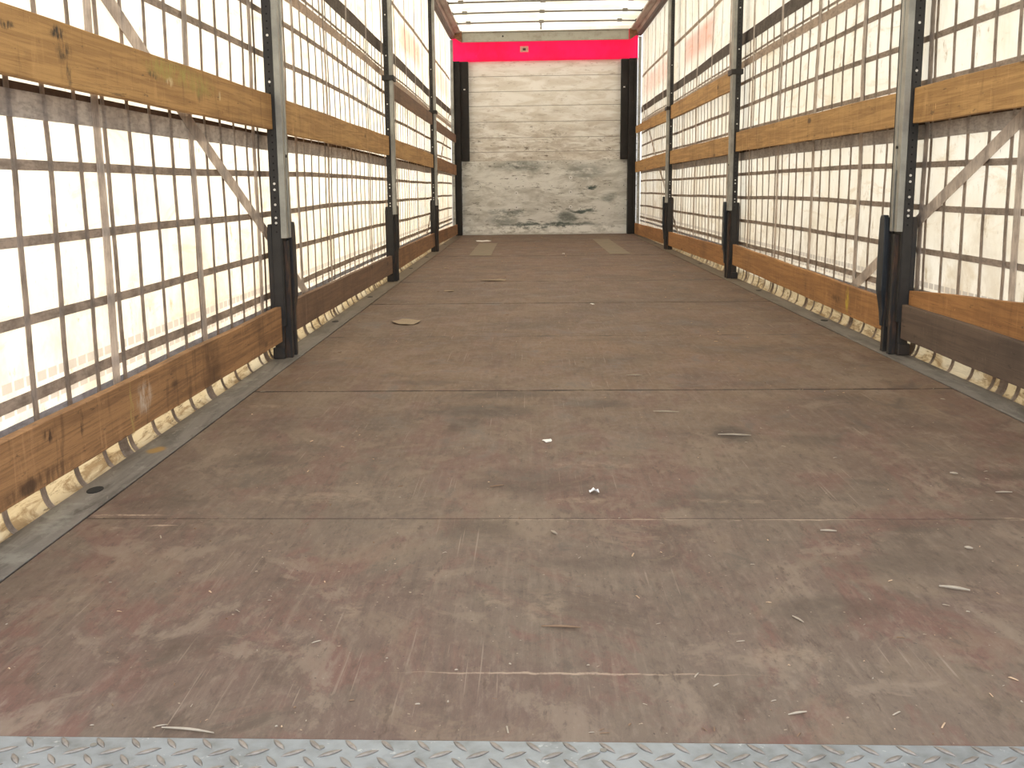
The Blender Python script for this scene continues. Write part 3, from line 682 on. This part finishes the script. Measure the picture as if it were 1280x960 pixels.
#  right upper row
board(1, .04, .872, 2.915, .874, .130, M_gold, 'golden board in upper right row, nearest the camera', GU)
board(1, 3.062, .872, 6.352, .878, .130, M_gold, 'golden board in upper right row between nearest and middle post', GU)
board(1, 6.497, .866, 9.822, .862, .130, M_gold, 'golden board in middle right row between middle and farthest post', GU)
board(1, 9.967, .850, 13.37, .822, .140, M_gold, 'golden board in middle right row beyond the farthest post', GU)
board(1, 6.497, 1.308, 9.822, 1.308, .130, M_gold, 'golden board in topmost right row before the farthest post', GT)
board(1, 9.967, 1.300, 13.37, 1.335, .125, M_gold, 'golden board in topmost right row beyond the farthest post', GT, h2=.09)
#  bottom rows
board(-1, .04, .085, 2.915, .070, .125, M_brown_mark, 'worn brown board with pale paint scuffs, lowest on left, nearest the camera', GL, h2=.138)
board(-1, 3.085, .082, 6.352, .060, .128, M_dull, 'dirty dull brown board, lowest on left between nearest and middle post', GL)
board(-1, 6.52, .062, 9.822, .058, .150, M_brown, 'brown board, lowest on left between middle and farthest post', GL, h2=.134)
board(-1, 9.99, .058, 13.37, .020, .134, M_brown, 'brown board, lowest on left beyond the farthest post', GL)
board(1, .04, .064, 2.915, .068, .132, M_grey, 'dirty grey-brown board, lowest on right, nearest the camera', GL)
board(1, 3.085, .068, 6.352, .098, .132, M_orange_mark, 'orange board with yellow mark, lowest on right between nearest and middle post', GL, h2=.142)
board(1, 6.52, .068, 9.822, .040, .140, M_orange, 'orange board, lowest on right between middle and farthest post', GL)
board(1, 9.99, .038, 13.37, .006, .142, M_orange, 'orange-brown board, lowest on right beyond the farthest post', GL)
board(1, .55, .255, 2.915, .118, .135, M_orange, 'orange board tilting up from behind the grey-brown board at right', 'tilted board', x=1.2255, th=.022)

# ------------------------------------------------------------------ bits lying on the floor
def scrap(x, y, w, d, label, mat, name='paper_scrap', cat='scrap', rot=0.0, lift=.006):
    pts = []; n = 11; rs = random.Random(x * 100 + y)
    rad = [rs.uniform(.78, 1.1) for _ in range(n)]
    b = MB(); ctr = (0, 0, lift * .5)
    top = [(math.cos(2 * math.pi * k / n) * w / 2 * rad[k], math.sin(2 * math.pi * k / n) * d / 2 * rad[k], rs.uniform(.0006, lift)) for k in range(n)]
    vs = [ctr] + top; fs = [(0, k + 1, (k + 1) % n + 1) for k in range(n)]
    vs2 = [(p[0], p[1], p[2] + .0008) for p in vs]; o_ = len(vs)
    fs2 = [(o_, o_ + (k + 1) % n + 1, o_ + k + 1) for k in range(n)] + [(k + 1, (k + 1) % n + 1, o_ + (k + 1) % n + 1, o_ + k + 1) for k in range(n)]
    b.add(vs + vs2, fs + fs2); o = b.build(name, mat)
    zmin = min(v[2] for v in vs); o.location = (x, y, -zmin + .0001); o.rotation_euler = (0, 0, rot); tag(o, label, cat); return o
M_paper = simple('pale_cardboard', (0.33, 0.25, 0.17), .8, 0, .2, 30)
M_white = simple('white_paper', (0.80, 0.78, 0.74), .8, 0, .1, 30)
scrap(-.84, 4.035, .15, .20, 'torn brown cardboard scrap lying on left half of the floor', M_paper, 'cardboard_scrap', rot=.2, lift=.012)
scrap(-.75, 5.63, .075, .09, 'small pale paper scrap beyond the torn cardboard at left', M_paper)
scrap(-.48, 6.39, .20, .13, 'flat pale cardboard piece in the middle distance, left of centre', M_paper, 'cardboard_scrap', lift=.008)
scrap(-.79, 11.9, .20, .35, 'white paper scrap by the bulkhead at far left', M_white)
scrap(-.92, 7.56, .06, .08, 'tiny pale scrap at far left before the floor plate', M_paper)
scrap(.11, 9.29, .03, .06, 'tiny white scrap near the middle of the far floor', M_white)
scrap(-.182, 1.54, .026, .035, 'small bright white scrap on the floor, left of centre', M_white, lift=.004)
scrap(.13, 4.79, .03, .05, 'small white scrap on the floor about halfway to the bulkhead', M_white)
scrap(-.085, 1.06, .024, .02, 'small whitish chip on the floor right of centre near the first joint', M_white, 'stone_chip', 'chip', lift=.010)
def stick(x0, y0, x1, y1, r, label, mat):
    b = MB(); d = Vector((x1 - x0, y1 - y0, 0)); p = Vector((-d.y, d.x, 0)) * .04; n = 6
    pts = [(d * (k / n - .5) + p * math.sin(k / n * math.pi)) for k in range(n + 1)]
    rr = [r * (.35 + .65 * math.sin(math.pi * min(max(k / n, .08), .95))) for k in range(n + 1)]
    b.tube(pts, rr, 6); o = b.build('wood_splinter', mat)
    o.location = ((x0 + x1) / 2, (y0 + y1) / 2, r + .0002); tag(o, label, 'splinter'); return o
M_spl = simple('pale_splinter', (0.36, 0.30, 0.23), .8, 0, .2, 40)
M_spld = simple('dark_splinter', (0.20, 0.12, 0.07), .8, 0, .2, 40)
stick(.452, .507, .495, .488, .0030, 'long pale splinter on the near right of the floor', M_spl)
stick(-.21, .337, -.150, .333, .0020, 'thin brown splinter lying crosswise in the near middle', M_spld)
stick(-.316, 1.10, -.285, 1.115, .0018, 'short dark splinter just beyond the near floor joint', M_spld)
stick(.335, .797, .365, .793, .0022, 'short pale splinter just before the near floor joint at right', M_spl)
stick(.778, 1.057, .813, 1.057, .0020, 'short pale splinter at right beyond the near floor joint', M_spl)
stick(.740, 1.212, .755, 1.203, .0028, 'tiny pale splinter at right behind another pale one', M_spl)
stick(.14, 1.90, .214, 1.889, .0022, 'thin pale splinter right of centre near the second joint', M_spl)
stick(.278, 1.60, .364, 1.588, .0026, 'straw-coloured splinter beside the dark stain at right', M_spl)
stick(.115, 2.508, .170, 2.506, .0028, 'pale splinter right of centre beyond the second joint', M_spl)
stick(.181, .382, .192, .358, .0016, 'small slanting pale splinter in the near right', M_spl)
stick(-.69, .020, -.62, .008, .0018, 'pale thin splinter at the tread plate edge, near left', M_spl)
stick(.570, .700, .582, .692, .0030, 'stubby white splinter in the right foreground', M_spl)
stick(.10, .068, .125, .076, .0016, 'small pale splinter close to the tread plate', M_spl)
stick(-.185, .790, -.175, .770, .0026, 'stubby pale chip near a scuff in the middle foreground', M_spl)
# scattered crumbs nobody could count
b = MB(); rs = random.Random(3)
for i in range(620):
    y = 13.0 * rs.random() ** 2.1 + .02; x = rs.uniform(-1.12, 1.12); r = rs.uniform(.0006, .0020) * (1 + y * .10); a = rs.random() * 3.14
    l_ = r * rs.choice((1, 1.2, 1.5, 2, 3.5, 5))
    ux, uy = math.cos(a) * l_, math.sin(a) * l_; vx, vy = -math.sin(a) * r * .6, math.cos(a) * r * .6; b.cur = rs.choice((0, 0, 1, 2))
    b.loft([[(x - ux - vx, y - uy - vy, .0001), (x + ux - vx, y + uy - vy, .0001), (x + ux + vx, y + uy + vy, .0001), (x - ux + vx, y - uy + vy, .0001)],
            [(x - ux * .5, y - uy * .5, r * .8), (x + ux * .6 - vx * .5, y + uy * .6 - vy * .5, r * .9), (x + ux * .6 + vx * .5, y + uy * .6 + vy * .5, r * .7), (x - ux * .4 + vx, y - uy * .4 + vy, r * .6)]])
tag(b.build('floor_crumbs', [M_spl, M_spld, M_chipwood]), 'scattered wood crumbs and dirt over the plywood floor', 'debris', kind='stuff')
